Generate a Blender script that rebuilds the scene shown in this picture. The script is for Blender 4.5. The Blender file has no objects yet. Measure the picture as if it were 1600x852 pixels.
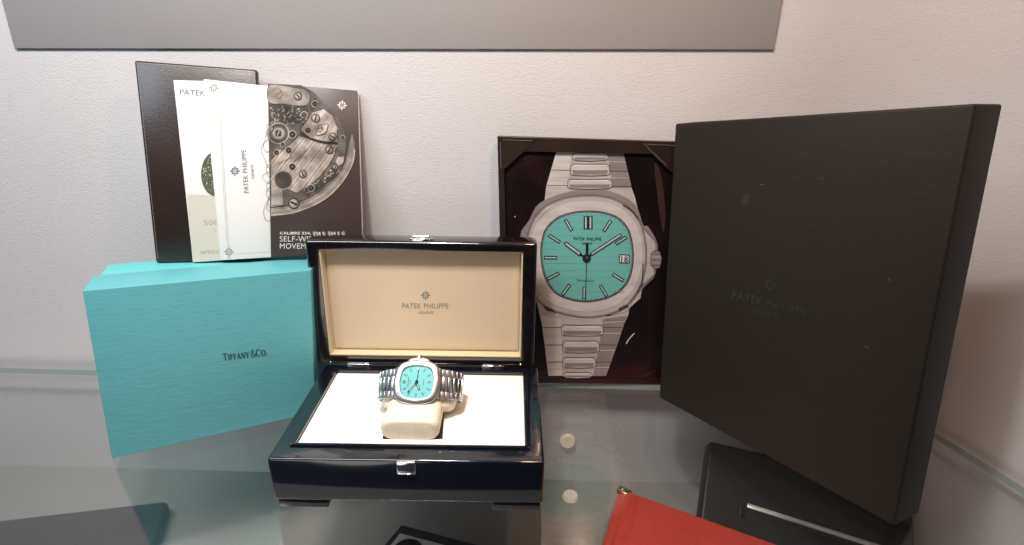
import bpy, bmesh, math, random
from mathutils import Vector, Matrix
random.seed(7)
C = bpy.context.scene.collection
V = Vector
# ------------------------------------------------------------------ camera
FPX, PITCH, ROLL, H = 860.0, math.radians(21), math.radians(.8), .37
CF = V((0, math.cos(PITCH), -math.sin(PITCH)))
CU0 = V((0, math.sin(PITCH), math.cos(PITCH))); CX0 = V((1, 0, 0))
CX = CX0 * math.cos(ROLL) + CU0 * math.sin(ROLL)
CU = CU0 * math.cos(ROLL) - CX0 * math.sin(ROLL)
CO = V((0, 0, H))
cd = bpy.data.cameras.new('camera'); cam = bpy.data.objects.new('camera', cd); C.objects.link(cam)
M = Matrix((CX, CU, -CF)).transposed().to_4x4(); M.translation = CO
cam.matrix_world = M
cd.sensor_width = 36; cd.lens = 36 * FPX / 1600; cd.clip_start = .01; cd.clip_end = 60
bpy.context.scene.camera = cam
# ------------------------------------------------------------------ world, exposure
sc = bpy.context.scene
w = bpy.data.worlds.new('World'); sc.world = w; w.use_nodes = True
nt = w.node_tree; bg = nt.nodes['Background']; bg.inputs[1].default_value = .17
tc = nt.nodes.new('ShaderNodeTexCoord'); sep = nt.nodes.new('ShaderNodeSeparateXYZ'); rp = nt.nodes.new('ShaderNodeValToRGB')
nt.links.new(tc.outputs['Generated'], sep.inputs[0]); nt.links.new(sep.outputs[2], rp.inputs[0]); 
mr = nt.nodes.new('ShaderNodeMapRange'); mr.inputs[1].default_value = -.9; mr.inputs[2].default_value = .9; mr.inputs[3].default_value = 1.35; mr.inputs[4].default_value = .12
wm = nt.nodes.new('ShaderNodeMix'); wm.data_type = 'RGBA'; wm.blend_type = 'MULTIPLY'; wm.inputs[0].default_value = 1
nt.links.new(sep.outputs[0], mr.inputs[0]); nt.links.new(rp.outputs[0], wm.inputs[6]); nt.links.new(mr.outputs[0], wm.inputs[7]); nt.links.new(wm.outputs[2], bg.inputs[0])
# the showroom round the case: dim floor, bluish middle, paler ceiling
rp.color_ramp.elements[0].position = 0.0; rp.color_ramp.elements[0].color = (.07, .10, .19, 1)
rp.color_ramp.elements[1].position = 1.0; rp.color_ramp.elements[1].color = (1.0, .96, .92, 1)
sc.view_settings.view_transform = 'Standard'; sc.view_settings.look = 'None'
sc.view_settings.exposure = 0; sc.view_settings.gamma = 1
try:
    sc.cycles.transparent_max_bounces = 16; sc.cycles.max_bounces = 12; sc.cycles.use_denoising = True
except Exception: pass
# ------------------------------------------------------------------ lamps of the display case, and an added fill below
def area(loc, at, size, power, col, shape='DISK', spread=None):
    l = bpy.data.lights.new('case_lamp', 'AREA'); l.shape = shape; l.size = size; l.energy = power; l.color = col
    if spread: l.spread = math.radians(spread)
    o = bpy.data.objects.new('case_lamp', l); C.objects.link(o); o.location = loc
    o.rotation_euler = (V(at) - V(loc)).to_track_quat('-Z', 'Y').to_euler(); return o
def spot(loc, at, ang, power, col, blend=.8, rad=.02):
    l = bpy.data.lights.new('case_spot', 'SPOT'); l.energy = power; l.color = col; l.spot_size = math.radians(ang); l.spot_blend = blend; l.shadow_soft_size = rad
    o = bpy.data.objects.new('case_spot', l); C.objects.link(o); o.location = loc
    o.rotation_euler = (V(at) - V(loc)).to_track_quat('-Z', 'Y').to_euler(); return o
LS = area((-.36, .16, .92), (-.34, .48, .15), .70, 3.3, (1, .955, .92), 'RECTANGLE', 120); LS.data.size_y = .06
area((-.16, .22, .92), (-.10, .50, .10), .06, 3.5, (1, .935, .87))
area((-.80, .05, .80), (-.45, .60, .15), .30, 1.9, (.70, .82, 1))
area((.16, .24, .74), (.20, .60, .16), .05, 1.3, (1, .60, .38))
spot((-.10, .22, .90), (-.10, .45, .06), 22, 17, (1, .95, .86), 1.0, .03)
area((-.25, .06, -.035), (-.15, .5, -.20), .30, .45, (1, .97, .93))       # added fill that brightens the compartment below
# ------------------------------------------------------------------ rays and planes
def ray(px, py): return (CX * ((px - 800) / FPX) + CU * (-(py - 426) / FPX) + CF)
def onz(px, py, z=0.0):
    d = ray(px, py); return CO + d * ((z - CO.z) / d.z)
def onpl(px, py, P, n):
    d = ray(px, py); return CO + d * ((V(P) - CO).dot(n) / d.dot(n))
# ------------------------------------------------------------------ materials
MATS = {}
def mat(name, col, rough=.5, metal=0, coat=0, spec=None, bump=None, var=None, emit=0, sheen=0, coatr=.05):
    if name in MATS: return MATS[name]
    m = bpy.data.materials.new(name); m.use_nodes = True; n = m.node_tree; b = n.nodes['Principled BSDF']
    b.inputs['Base Color'].default_value = (*col, 1); b.inputs['Roughness'].default_value = rough; b.inputs['Metallic'].default_value = metal
    b.inputs['Coat Weight'].default_value = coat; b.inputs['Coat Roughness'].default_value = coatr
    if spec is not None: b.inputs['Specular IOR Level'].default_value = spec
    if sheen: b.inputs['Sheen Weight'].default_value = sheen
    if emit: b.inputs['Emission Color'].default_value = (*col, 1); b.inputs['Emission Strength'].default_value = emit
    t = n.nodes.new('ShaderNodeTexCoord'); mp = n.nodes.new('ShaderNodeMapping'); n.links.new(t.outputs['Object'], mp.inputs[0])
    if bump:   # (scale, distance, (sx,sy,sz), detail)
        s, dist, st, det = bump
        mp.inputs['Scale'].default_value = st
        nz = n.nodes.new('ShaderNodeTexNoise'); nz.inputs['Scale'].default_value = s; nz.inputs['Detail'].default_value = det
        n.links.new(mp.outputs[0], nz.inputs[0])
        bp = n.nodes.new('ShaderNodeBump'); bp.inputs['Distance'].default_value = dist; bp.inputs['Strength'].default_value = 1
        n.links.new(nz.outputs[0], bp.inputs['Height']); n.links.new(bp.outputs[0], b.inputs['Normal'])
    if var:    # (scale, col2, (sx,sy,sz), lo, hi)
        s, c2, st, lo, hi = var
        mp2 = n.nodes.new('ShaderNodeMapping'); n.links.new(t.outputs['Object'], mp2.inputs[0]); mp2.inputs['Scale'].default_value = st
        nz = n.nodes.new('ShaderNodeTexNoise'); nz.inputs['Scale'].default_value = s; nz.inputs['Detail'].default_value = 6
        n.links.new(mp2.outputs[0], nz.inputs[0])
        r = n.nodes.new('ShaderNodeValToRGB'); r.color_ramp.elements[0].position = lo; r.color_ramp.elements[1].position = hi
        r.color_ramp.elements[0].color = (*col, 1); r.color_ramp.elements[1].color = (*c2, 1)
        n.links.new(nz.outputs[0], r.inputs[0]); n.links.new(r.outputs[0], b.inputs['Base Color'])
    MATS[name] = m; return m
def glassmat():
    m = bpy.data.materials.new('clear_glass'); m.use_nodes = True; n = m.node_tree; n.nodes.clear()
    out = n.nodes.new('ShaderNodeOutputMaterial'); mx = n.nodes.new('ShaderNodeMixShader')
    tr = n.nodes.new('ShaderNodeBsdfTransparent'); tr.inputs[0].default_value = (.955, .97, .965, 1)
    gl = n.nodes.new('ShaderNodeBsdfGlossy'); gl.inputs['Roughness'].default_value = .015; gl.inputs[0].default_value = (1, 1, 1, 1)
    lw = n.nodes.new('ShaderNodeLayerWeight'); lw.inputs[0].default_value = .5
    pw = n.nodes.new('ShaderNodeMath'); pw.operation = 'POWER'; pw.inputs[1].default_value = 3.6
    n.links.new(lw.outputs['Facing'], pw.inputs[0])
    ma = n.nodes.new('ShaderNodeMath'); ma.operation = 'MULTIPLY_ADD'; ma.inputs[1].default_value = .95; ma.inputs[2].default_value = .055
    n.links.new(pw.outputs[0], ma.inputs[0]); n.links.new(ma.outputs[0], mx.inputs[0])
    n.links.new(tr.outputs[0], mx.inputs[1]); n.links.new(gl.outputs[0], mx.inputs[2]); n.links.new(mx.outputs[0], out.inputs[0])
    return m
GLASS = glassmat()
PLASTER = mat('wall_plaster', (.64, .625, .625), .8, bump=(460, .00050, (1, 1, 1.5), 4), var=(5, (.605, .59, .595), (1, 1, 1), .35, .7))
SIDEP = mat('side_wall_paint', (.54, .49, .455), .8, bump=(90, .0006, (1, 1, 1), 3), var=(4, (.50, .455, .42), (1, 1, 1), (.35), .7))
BOARD = mat('lower_board_paint', (.30, .285, .27), .55, bump=(60, .0003, (1, 1, 1), 3), var=(6, (.275, .26, .245), (1, 1, 1), .3, .7))
SHADEGREY = mat('grey_panel_paint', (.31, .30, .305), .6, bump=(40, .0002, (1, 1, 1), 2), var=(3, (.33, .315, .31), (1, 1, 1), .3, .7))  # tone of the cast shadow on the wall, as a flat grey
EDGE = mat('glass_edge', (.30, .40, .37), .25, coat=.6)
TURQ = mat('turquoise_paper', (.112, .41, .445), .5, bump=(260, .00035, (.5, .5, 1.3), 5), var=(110, (.10, .385, .415), (.5, .5, 1.8), .25, .75))
TURQ2 = mat('turquoise_base_paper', (.12, .50, .51), .6, bump=(150, .0005, (.35, .35, 1.5), 5))
INK = mat('black_ink', (.012, .014, .016), .5)
LEATHER = mat('brown_leather', (.020, .011, .008), .36, coat=.35, coatr=.22, bump=(420, .0002, (1, 1, 1), 5), var=(18, (.032, .018, .012), (1, 1, .4), .3, .7))
THREAD = mat('stitch_thread', (.34, .30, .26), .8)
PAPER = mat('white_paper', (.76, .75, .76), .6, bump=(300, .0001, (1, 1, 1), 3), var=(9, (.73, .72, .72), (1, 1, 1), .3, .7))
PAPER2 = mat('ivory_paper', (.78, .77, .755), .45, bump=(300, .0001, (1, 1, 1), 3))
CREAMP = mat('beige_print', (.56, .54, .47), .6)
EMBP = mat('embossed_print', (.55, .54, .50), .6)
EMBK = mat('script_ink', (.22, .20, .17), .5)
GREYINK = mat('grey_ink', (.12, .12, .13), .5)
PALEINK = mat('pale_ink', (.36, .35, .28), .5)
BRNP = mat('brown_print', (.050, .035, .033), .38, coat=.15, coatr=.3, var=(8, (.060, .043, .040), (1, 1, 1), .3, .7))
LACQ = mat('black_lacquer', (.0045, .0055, .0110), .12, coat=1, coatr=.02)
MACA = mat('ebony_lacquer', (.005, .004, .005), .15, coat=1, coatr=.03, var=(14, (.022, .007, .006), (1, 6, 12), .5, .85))
SILK = mat('cream_silk', (.54, .42, .285), .62, sheen=.3, bump=(900, .00012, (1, 1, 2.5), 3), var=(7, (.58, .455, .315), (1, 1, 1), .3, .7))
SILKE = mat('cream_silk_edge', (.60, .49, .30), .6, sheen=.3)
PAD = mat('white_leatherette', (.86, .83, .78), .55, bump=(700, .00015, (1, 1, 1), 3))
CUSH = mat('cream_cushion', (.78, .68, .53), .6, sheen=.2, bump=(900, .0006, (1, 1, 1), 5), var=(90, (.72, .61, .46), (1, 1, 1), .35, .7))
STEEL = mat('polished_steel', (.74, .73, .72), .26, 1)
BRUSH = mat('brushed_steel', (.66, .65, .64), .36, 1, bump=(700, .00004, (.1, 3, 3), 2))
BEZ = mat('bezel_steel', (.62, .59, .57), .30, 1, bump=(500, .00003, (3, .1, 3), 2))
CHROME = mat('chrome', (.8, .79, .77), .1, 1)
LINEGREY = mat('logo_grey', (.20, .19, .14), .5)
DIAL = mat('turquoise_dial', (.085, .40, .405), .45, coat=.1)
DARKBOX = mat('charcoal_bookcloth', (.021, .0158, .0100), .56, spec=.25, bump=(1500, .00013, (.3, .3, 2.5), 3), var=(420, (.015, .012, .0088), (.12, .12, 3), .3, .7))
DARKBOX2 = mat('charcoal_emboss', (.022, .018, .0135), .40, coat=.28, coatr=.25)
RED = mat('red_leather', (.70, .070, .048), .30, coat=.6, coatr=.22, bump=(22, .0040, (1, 1, 1), 4), var=(12, (.62, .060, .042), (1, 1, 1), .3, .7))
TEAL = mat('dark_teal_leather', (.009, .013, .016), .45, bump=(330, .0005, (1, 1, 1), 5), var=(9, (.012, .018, .021), (1, 1, 1), .3, .7))
BLK = mat('black_card', (.009, .007, .0065), .45, bump=(400, .0002, (1, 1, 1), 4), var=(11, (.014, .011, .009), (1, 1, 1), .3, .7))
GREYT = mat('grey_tray_lining', (.55, .54, .56), .6, bump=(500, .0002, (1, 1, 1), 3))
HOLE = mat('black_felt', (.010, .009, .010), .85)
BRASS = mat('brass', (.70, .52, .30), .25, 1)
# ------------------------------------------------------------------ object helpers
def thing(name, label, cat, loc, group=None):
    o = bpy.data.objects.new(name, None); C.objects.link(o); o.location = loc; o.empty_display_size = .02
    o['label'] = label; o['category'] = cat
    if group: o['group'] = group
    return o
ORG = {}
def link(name, me, mats, parent=None, origin=None, smooth=False):
    """mesh given in world coordinates -> object whose origin is the base of its thing"""
    o = bpy.data.objects.new(name, me); C.objects.link(o)
    if parent is not None:
        org = parent.location.copy() if parent.type == 'EMPTY' else ORG[parent.name]
        o.parent = parent
    else:
        org = V(origin) if origin is not None else V((0, 0, 0)); o.location = org
    ORG[o.name] = org
    me.transform(Matrix.Translation(-org))
    for m in (mats if isinstance(mats, (list, tuple)) else [mats]): me.materials.append(m)
    if smooth:
        for p in me.polygons: p.use_smooth = True
    return o
def fin(bm, name):
    bmesh.ops.recalc_face_normals(bm, faces=bm.faces); me = bpy.data.meshes.new(name); bm.to_mesh(me); bm.free(); return me
def autosmooth(me, ang=35):
    for p in me.polygons: p.use_smooth = True
    bm = bmesh.new(); bm.from_mesh(me)
    for e in bm.edges:
        if len(e.link_faces) == 2 and e.calc_face_angle(0) > math.radians(ang): e.smooth = False
    bm.to_mesh(me); bm.free()
def addhexa(bm, c8, bevel=0, seg=2):
    """c8: front bl br tr tl, back bl br tr tl"""
    vs = [bm.verts.new(v) for v in c8]
    fs = [(0, 1, 2, 3), (5, 4, 7, 6), (4, 0, 3, 7), (1, 5, 6, 2), (3, 2, 6, 7), (4, 5, 1, 0)]
    ff = [bm.faces.new([vs[i] for i in f]) for f in fs]
    bmesh.ops.recalc_face_normals(bm, faces=ff)
    if bevel:
        es = list({e for f in ff for e in f.edges})
        bmesh.ops.bevel(bm, geom=es, offset=bevel, segments=seg, affect='EDGES', profile=.5)
def hexa(name, c8, m, parent=None, bevel=0, seg=3, origin=None):
    bm = bmesh.new(); addhexa(bm, c8, bevel, seg); me = fin(bm, name)
    if bevel: autosmooth(me, 50)
    return link(name, me, m, parent, origin)
def fbox(o, ex, ey, ez, x0, x1, y0, y1, z0, z1):
    P = lambda a, b, c: o + ex * a + ey * b + ez * c
    return [P(x0, y0, z0), P(x1, y0, z0), P(x1, y0, z1), P(x0, y0, z1), P(x0, y1, z0), P(x1, y1, z0), P(x1, y1, z1), P(x0, y1, z1)]
def textmesh(s, bold=0):
    cu = bpy.data.curves.new('t', 'FONT'); cu.body = s; cu.size = 1; cu.offset = bold; cu.resolution_u = 3; cu.space_character = 1.04
    o = bpy.data.objects.new('t', cu); C.objects.link(o); dg = bpy.context.evaluated_depsgraph_get(); dg.update()
    me = bpy.data.meshes.new_from_object(o.evaluated_get(dg)); bpy.data.objects.remove(o)
    vs = [(v.co.x, v.co.y) for v in me.vertices]; fs = [tuple(p.vertices) for p in me.polygons]; bpy.data.meshes.remove(me)
    return vs, fs
class Flat:
    """flat printed or inlaid shapes in 2-D, later laid on one plane in thin layers"""
    def __init__(s): s.items = []; s.mats = []
    def add(s, vs, fs, m, layer):
        if m not in s.mats: s.mats.append(m)
        s.items.append((list(vs), fs, s.mats.index(m), layer))
    def poly(s, pts, m, layer=1): s.add(pts, [tuple(range(len(pts)))], m, layer)
    def line(s, p, q, w, m, layer=1, w2=None):
        w2 = w if w2 is None else w2
        dx, dy = q[0] - p[0], q[1] - p[1]; L = math.hypot(dx, dy) or 1; nx, ny = -dy / L / 2, dx / L / 2
        s.poly([(p[0] + nx * w, p[1] + ny * w), (q[0] + nx * w2, q[1] + ny * w2), (q[0] - nx * w2, q[1] - ny * w2), (p[0] - nx * w, p[1] - ny * w)], m, layer)
    def pline(s, pts, w, m, layer=1, close=False):
        n = len(pts); vs = []; ws = w if callable(w) else (lambda t: w)
        for i, p in enumerate(pts):
            a = pts[i - 1] if (i or close) else p; b = pts[(i + 1) % n] if (i < n - 1 or close) else p
            dx, dy = b[0] - a[0], b[1] - a[1]; L = math.hypot(dx, dy) or 1; h = ws(i / n) / 2
            vs += [(p[0] - dy / L * h, p[1] + dx / L * h), (p[0] + dy / L * h, p[1] - dx / L * h)]
        fs = [(2 * i, 2 * i + 1, 2 * ((i + 1) % n) + 1, 2 * ((i + 1) % n)) for i in range(n if close else n - 1)]
        s.add(vs, fs, m, layer)
    def disc(s, c, r, m, layer=1, n=28, ry=None, rot=0):
        ry = r if ry is None else ry; cr, sr = math.cos(rot), math.sin(rot)
        s.poly([(c[0] + r * math.cos(t) * cr - ry * math.sin(t) * sr, c[1] + r * math.cos(t) * sr + ry * math.sin(t) * cr) for t in [2 * math.pi * i / n for i in range(n)]], m, layer)
    def ring(s, c, r, w, m, layer=1, a0=0, a1=360, n=40):
        s.pline([(c[0] + r * math.cos(math.radians(a0 + (a1 - a0) * i / n)), c[1] + r * math.sin(math.radians(a0 + (a1 - a0) * i / n))) for i in range(n + (0 if a1 - a0 >= 360 else 1))], w, m, layer, close=(a1 - a0 >= 360))
    def text(s, t, p0, p1, h, m, layer=1, bold=0, up=None):
        """text filling the run p0->p1 (baseline, y down), cap height h"""
        vs, fs = textmesh(t, bold); x0 = min(v[0] for v in vs); x1 = max(v[0] for v in vs)
        ux, uy = (p1[0] - p0[0]) / (x1 - x0), (p1[1] - p0[1]) / (x1 - x0); L = math.hypot(p1[0] - p0[0], p1[1] - p0[1])
        if up is None: up = ((p1[1] - p0[1]) / L, -(p1[0] - p0[0]) / L)
        k = h / .72
        s.add([(p0[0] + (x - x0) * ux + y * up[0] * k, p0[1] + (x - x0) * uy + y * up[1] * k) for x, y in vs], fs, m, layer)
    def cross(s, c, r, m, layer=1, rot=0, ax=(1, 0), ay=(0, 1)):
        """cross of four lily-shaped petals round a small ring"""
        def T(x, y):
            cr, sr = math.cos(rot), math.sin(rot); x, y = x * cr - y * sr, x * sr + y * cr
            return (c[0] + (x * ax[0] + y * ay[0]) * r, c[1] + (x * ax[1] + y * ay[1]) * r)
        for k in range(4):
            a = k * math.pi / 2; ca, sa = math.cos(a), math.sin(a)
            R_ = lambda x, y: T(x * ca - y * sa, x * sa + y * ca)
            s.poly([R_(.16, .0), (R_(.34, .09)), R_(.60, .17), R_(.72, .11), R_(1, 0), R_(.72, -.11), R_(.60, -.17), R_(.34, -.09)], m, layer)
            for q in (1, -1):
                s.poly([R_(.20, .10 * q), R_(.30, .20 * q), R_(.30, .36 * q), R_(.44, .52 * q), R_(.60, .44 * q), R_(.56, .30 * q), R_(.44, .24 * q)][::q], m, layer)
        s.pline([T(.13 * math.cos(t), .13 * math.sin(t)) for t in [i * math.pi / 5 for i in range(10)]], .05 * r, m, layer, close=True)
    def build(s, name, fmap, parent, up=None, thick=None):
        vs = []; fs = []; mi = []
        for v2, f, m, ly in s.items:
            b = len(vs); vs += [fmap(x, y, ly) for x, y in v2]
            for q in f: fs.append(tuple(b + i for i in q)); mi.append(m)
        me = bpy.data.meshes.new(name); me.from_pydata(vs, [], fs)
        for p, m in zip(me.polygons, mi): p.material_index = m
        bm = bmesh.new(); bm.from_mesh(me)
        bmesh.ops.triangulate(bm, faces=[f for f in bm.faces if len(f.verts) > 4])
        if up is not None:
            bm.normal_update()
            for f in bm.faces:
                if f.normal.dot(up) < 0: f.normal_flip()
            if thick:
                r = bmesh.ops.extrude_face_region(bm, geom=list(bm.faces))
                bmesh.ops.translate(bm, vec=up * thick, verts=[e for e in r['geom'] if isinstance(e, bmesh.types.BMVert)])
                bmesh.ops.recalc_face_normals(bm, faces=bm.faces)
        bm.to_mesh(me); bm.free()
        return link(name, me, s.mats, parent)
def catmull(P, n=6, close=True):
    out = []; N = len(P)
    for i in range(N if close else N - 1):
        p0, p1, p2, p3 = [P[(i + k) % N] if close else P[min(max(i + k, 0), N - 1)] for k in (-1, 0, 1, 2)]
        for j in range(n):
            t = j / n
            out.append(tuple(.5 * (2 * b + (c - a) * t + (2 * a - 5 * b + 4 * c - d) * t * t + (3 * b - a - 3 * c + d) * t ** 3) for a, b, c, d in zip(p0, p1, p2, p3)))
    if not close: out.append(P[-1])
    return out
def planemap(P, n, step=.00018):
    n = n.normalized()
    if n.dot(CO - P) < 0: n = -n
    return (lambda x, y, ly: onpl(x, y, P, n) + n * (step * ly)), n
def slab(name, pts_px, P, n, thick, m, parent, bevel=.0004, origin=None):
    """four traced corners bl br tr tl on the plane, given a real thickness away from the viewer"""
    n = n.normalized()
    if n.dot(CO - P) < 0: n = -n
    f = [onpl(x, y, P, n) for x, y in pts_px]; b = [p - n * thick for p in f]
    return hexa(name, f + b, m, parent, bevel, 2, origin)

# ================================================================== THE SETTING
def wallpiece(name, a, b, z0, z1, m, th=.01):
    a = V(a); b = V(b); e = (b - a).normalized(); n = V((-e.y, e.x, 0))
    o = hexa(name, [V((a.x, a.y, z0)), V((b.x, b.y, z0)), V((b.x, b.y, z1)), V((a.x, a.y, z1)),
                    V((a.x, a.y, z0)) + n * th, V((b.x, b.y, z0)) + n * th, V((b.x, b.y, z1)) + n * th, V((a.x, a.y, z1)) + n * th], m)
    o['kind'] = 'structure'; return o
WL = (-1.10, .630); WR = (.448, .602)
pts = [V(WL + (0,))]; d0 = (V(WR + (0,)) - V(WL + (0,))).normalized(); d1 = (V((.64, -.05, 0)) - V(WR + (0,))).normalized(); R0 = .13
pa, pb, pk = V(WR + (0,)) - d0 * R0, V(WR + (0,)) + d1 * R0, V(WR + (0,))
pts += [pa * (1 - t) ** 2 + pk * 2 * t * (1 - t) + pb * t * t for t in [i / 20 for i in range(21)]] + [V((.64, -.05, 0))]
bm = bmesh.new(); lo = [bm.verts.new(p + V((0, 0, -.2))) for p in pts]; hi = [bm.verts.new(p + V((0, 0, 1))) for p in pts]
for i in range(len(pts) - 1): bm.faces.new((lo[i], lo[i + 1], hi[i + 1], hi[i]))
o = link('back_wall', fin(bm, 'w'), PLASTER, smooth=True); o['kind'] = 'structure'
o = hexa('lower_board', fbox(V((0, 0, 0)), V((1, 0, 0)), V((0, 1, 0)), V((0, 0, 1)), -1.1, .62, .2, .634, -.19, -.17), BOARD); o['kind'] = 'structure'

# glass shelf
gs = thing('glass_shelf', 'clear glass display shelf with a greenish edge carrying all the boxes', 'shelf', (0, .4, 0))
gb = [V((-1.05, .612, 0)), V((.183, .5845, 0)), V((.355, .5815, 0)), V((.455, .525, 0)), V((.492, .40, 0)), V((.545, .215, 0)), V((-1.05, .215, 0))]
bm = bmesh.new()
top = [bm.verts.new(v + V((0, 0, -.0002))) for v in gb]; bot = [bm.verts.new(v - V((0, 0, .008))) for v in gb]
bm.faces.new(top); bm.faces.new(bot[::-1])
link('pane', fin(bm, 'pane'), GLASS, gs)
bm = bmesh.new()
for i in range(7):
    a, b = gb[i], gb[(i + 1) % 7]; vs = [bm.verts.new(p) for p in (a - V((0, 0, .0004)), b - V((0, 0, .0004)), b - V((0, 0, .0078)), a - V((0, 0, .0078)))]; bm.faces.new(vs)
link('polished_edge', fin(bm, 'polished_edge'), EDGE, gs)

# shadow cast from above, put on the wall as a thin grey sheet
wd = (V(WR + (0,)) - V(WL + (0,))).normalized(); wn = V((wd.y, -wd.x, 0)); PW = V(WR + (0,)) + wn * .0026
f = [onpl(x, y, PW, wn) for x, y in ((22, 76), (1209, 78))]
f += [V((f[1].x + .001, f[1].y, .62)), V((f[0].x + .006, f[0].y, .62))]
o = hexa('wall_panel', f + [p - wn * .0022 for p in f], SHADEGREY, None, .0007, 3, origin=f[0])
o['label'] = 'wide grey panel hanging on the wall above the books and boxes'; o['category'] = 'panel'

# ================================================================== TURQUOISE BOX
A = onz(174.4, 716.6); B0 = onz(448.5, 655); e = (B0 - A).normalized(); nb = e.cross(V((0, 0, 1))); nb = -nb if nb.y < 0 else nb
lean = .02; npl = (nb * math.cos(lean) - V((0, 0, 1)) * math.sin(lean)).normalized()
T1 = onpl(128.5, 454.5, A, npl); T2 = onpl(475, 423, A, npl)
W = .191; BR = A + e * W; tt = (T2 - T1); TR = T1 + tt * (W / V((tt.x, tt.y, 0)).length); TR.z = max(TR.z, .166)
gb_ = thing('gift_box', 'turquoise textured gift box standing on its side behind the watch box', 'box', A)
D1 = .040; D2 = .082; sh = lambda d: [p + nb * d for p in (A,)] 
hexa('lid', [A, BR, TR, T1] + [A + nb * D1, BR + nb * D1 + e * .018, TR + nb * D1 + e * .018, T1 + nb * D1], TURQ, gb_, .0009)
ins = .0035; up = V((0, 0, 1))
fr = [A + e * ins + up * ins, BR - e * ins + up * ins, TR - e * ins - up * ins, T1 + e * ins - up * ins]
hexa('base', [fr[0] + nb * (D1 - .002), fr[1] + nb * (D1 - .002) + e * .017, fr[2] + nb * (D1 - .002) + e * .017, fr[3] + nb * (D1 - .002)] + [fr[0] + nb * D2, fr[1] + nb * D2 + e * .0375, fr[2] + nb * D2 + e * .0375, fr[3] + nb * D2], TURQ2, gb_, .0008)
fm, nn = planemap(A, npl)
# serif lettering
F = Flat()
def serif(F, s, p0, p1, hh, m, layer=2):
    adv = {'T': .86, 'I': .42, 'F': .74, 'A': .90, 'N': .98, 'Y': .86, '&': 1.0, 'C': .92, 'o': .80, '.': .3, ' ': .12, 't': .66, 'i': .36, 'f': .60, 'a': .74, 'n': .80, 'y': .72}
    tot = sum(adv[c] for c in s); L = math.hypot(p1[0] - p0[0], p1[1] - p0[1]); ux, uy = (p1[0] - p0[0]) / tot, (p1[1] - p0[1]) / tot
    vx, vy = uy / math.hypot(ux, uy), -ux / math.hypot(ux, uy)
    x = 0
    for c in s:
        k = 1.0 if c.isupper() or c == '&' else .80; a = adv[c]; cc = c.upper()
        P = lambda u, v: (p0[0] + (x + u * a) * ux + v * k * hh * vx, p0[1] + (x + u * a) * uy + v * k * hh * vy)
        t, th = hh * .15, hh * .06
        def ln(u0, v0, u1, v1, w): F.line(P(u0, v0), P(u1, v1), w, m, layer)
        if cc == 'T': ln(.45, 0, .45, 1, t); ln(.05, .96, .85, .96, th); ln(.28, .03, .62, .03, th); ln(.06, .98, .04, .74, th); ln(.84, .98, .86, .74, th)
        elif cc == 'I': ln(.45, 0, .45, 1, t); ln(.12, .03, .78, .03, th); ln(.12, .97, .78, .97, th)
        elif cc == 'F': ln(.25, 0, .25, 1, t); ln(.08, .03, .45, .03, th); ln(.08, .96, .82, .96, th); ln(.25, .52, .62, .52, th); ln(.82, .98, .84, .76, th); ln(.63, .62, .63, .42, th)
        elif cc == 'A': ln(.10, 0, .46, 1, th); ln(.78, 0, .44, 1, t); ln(.24, .34, .66, .34, th); ln(.0, .03, .24, .03, th); ln(.62, .03, .95, .03, th)
        elif cc == 'N': ln(.16, 0, .16, 1, th); ln(.14, 1, .80, 0, t); ln(.80, 0, .80, 1, th); ln(.04, .03, .30, .03, th); ln(.66, .97, .94, .97, th)
        elif cc == 'Y': ln(.45, 0, .45, .48, t); ln(.10, 1, .45, .45, t); ln(.80, 1, .45, .45, th); ln(.0, .97, .25, .97, th); ln(.66, .97, .94, .97, th); ln(.28, .03, .62, .03, th)
        elif cc in 'CO':
            a0, a1 = (45, 318) if cc == 'C' else (0, 360); n = 22; pts = []; ws = []
            for i in range(n + (1 if cc == 'C' else 0)):
                an = math.radians(a0 + (a1 - a0) * i / n); pts.append(P(.46 + .40 * math.cos(an), .5 + .49 * math.sin(an)))
            F.pline(pts, (lambda q, a0=a0, a1=a1: th + (t - th) * abs(math.cos(math.radians(a0 + (a1 - a0) * q)))), m, layer, close=(cc == 'O'))
            if cc == 'C': ln(.76, .98, .78, .70, th)
        elif cc == '&':
            pts = catmull([(.92, .40), (.74, .16), (.46, .0), (.18, .06), (.10, .26), (.30, .50), (.56, .70), (.54, .92), (.38, 1.0), (.24, .88), (.30, .66), (.60, .28), (.95, .02)], 5, False)
            F.pline([P(u, v) for u, v in pts], t * .62, m, layer)
        elif cc == '.': F.disc(P(.3, .07), hh * .09, m, layer, 8)
        x += a
serif(F, 'Tiffany &Co.', (349, 563.5), (418.5, 555.0), 11.0, INK)
F.build('lettering', fm, gb_, nn)

# ================================================================== BOOKS AND PAPERS
ZB = max(T1.z, .1705)
YW = math.radians(11.5); BP = V((-.366, .529, ZB))
def lean_plane(off):
    """common leaning plane of the papers, turned a little, shifted towards the viewer by off"""
    n = V((math.sin(YW), -math.cos(YW), .24)).normalized()
    return BP + V((n.x, n.y, 0)) * off, n
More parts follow.
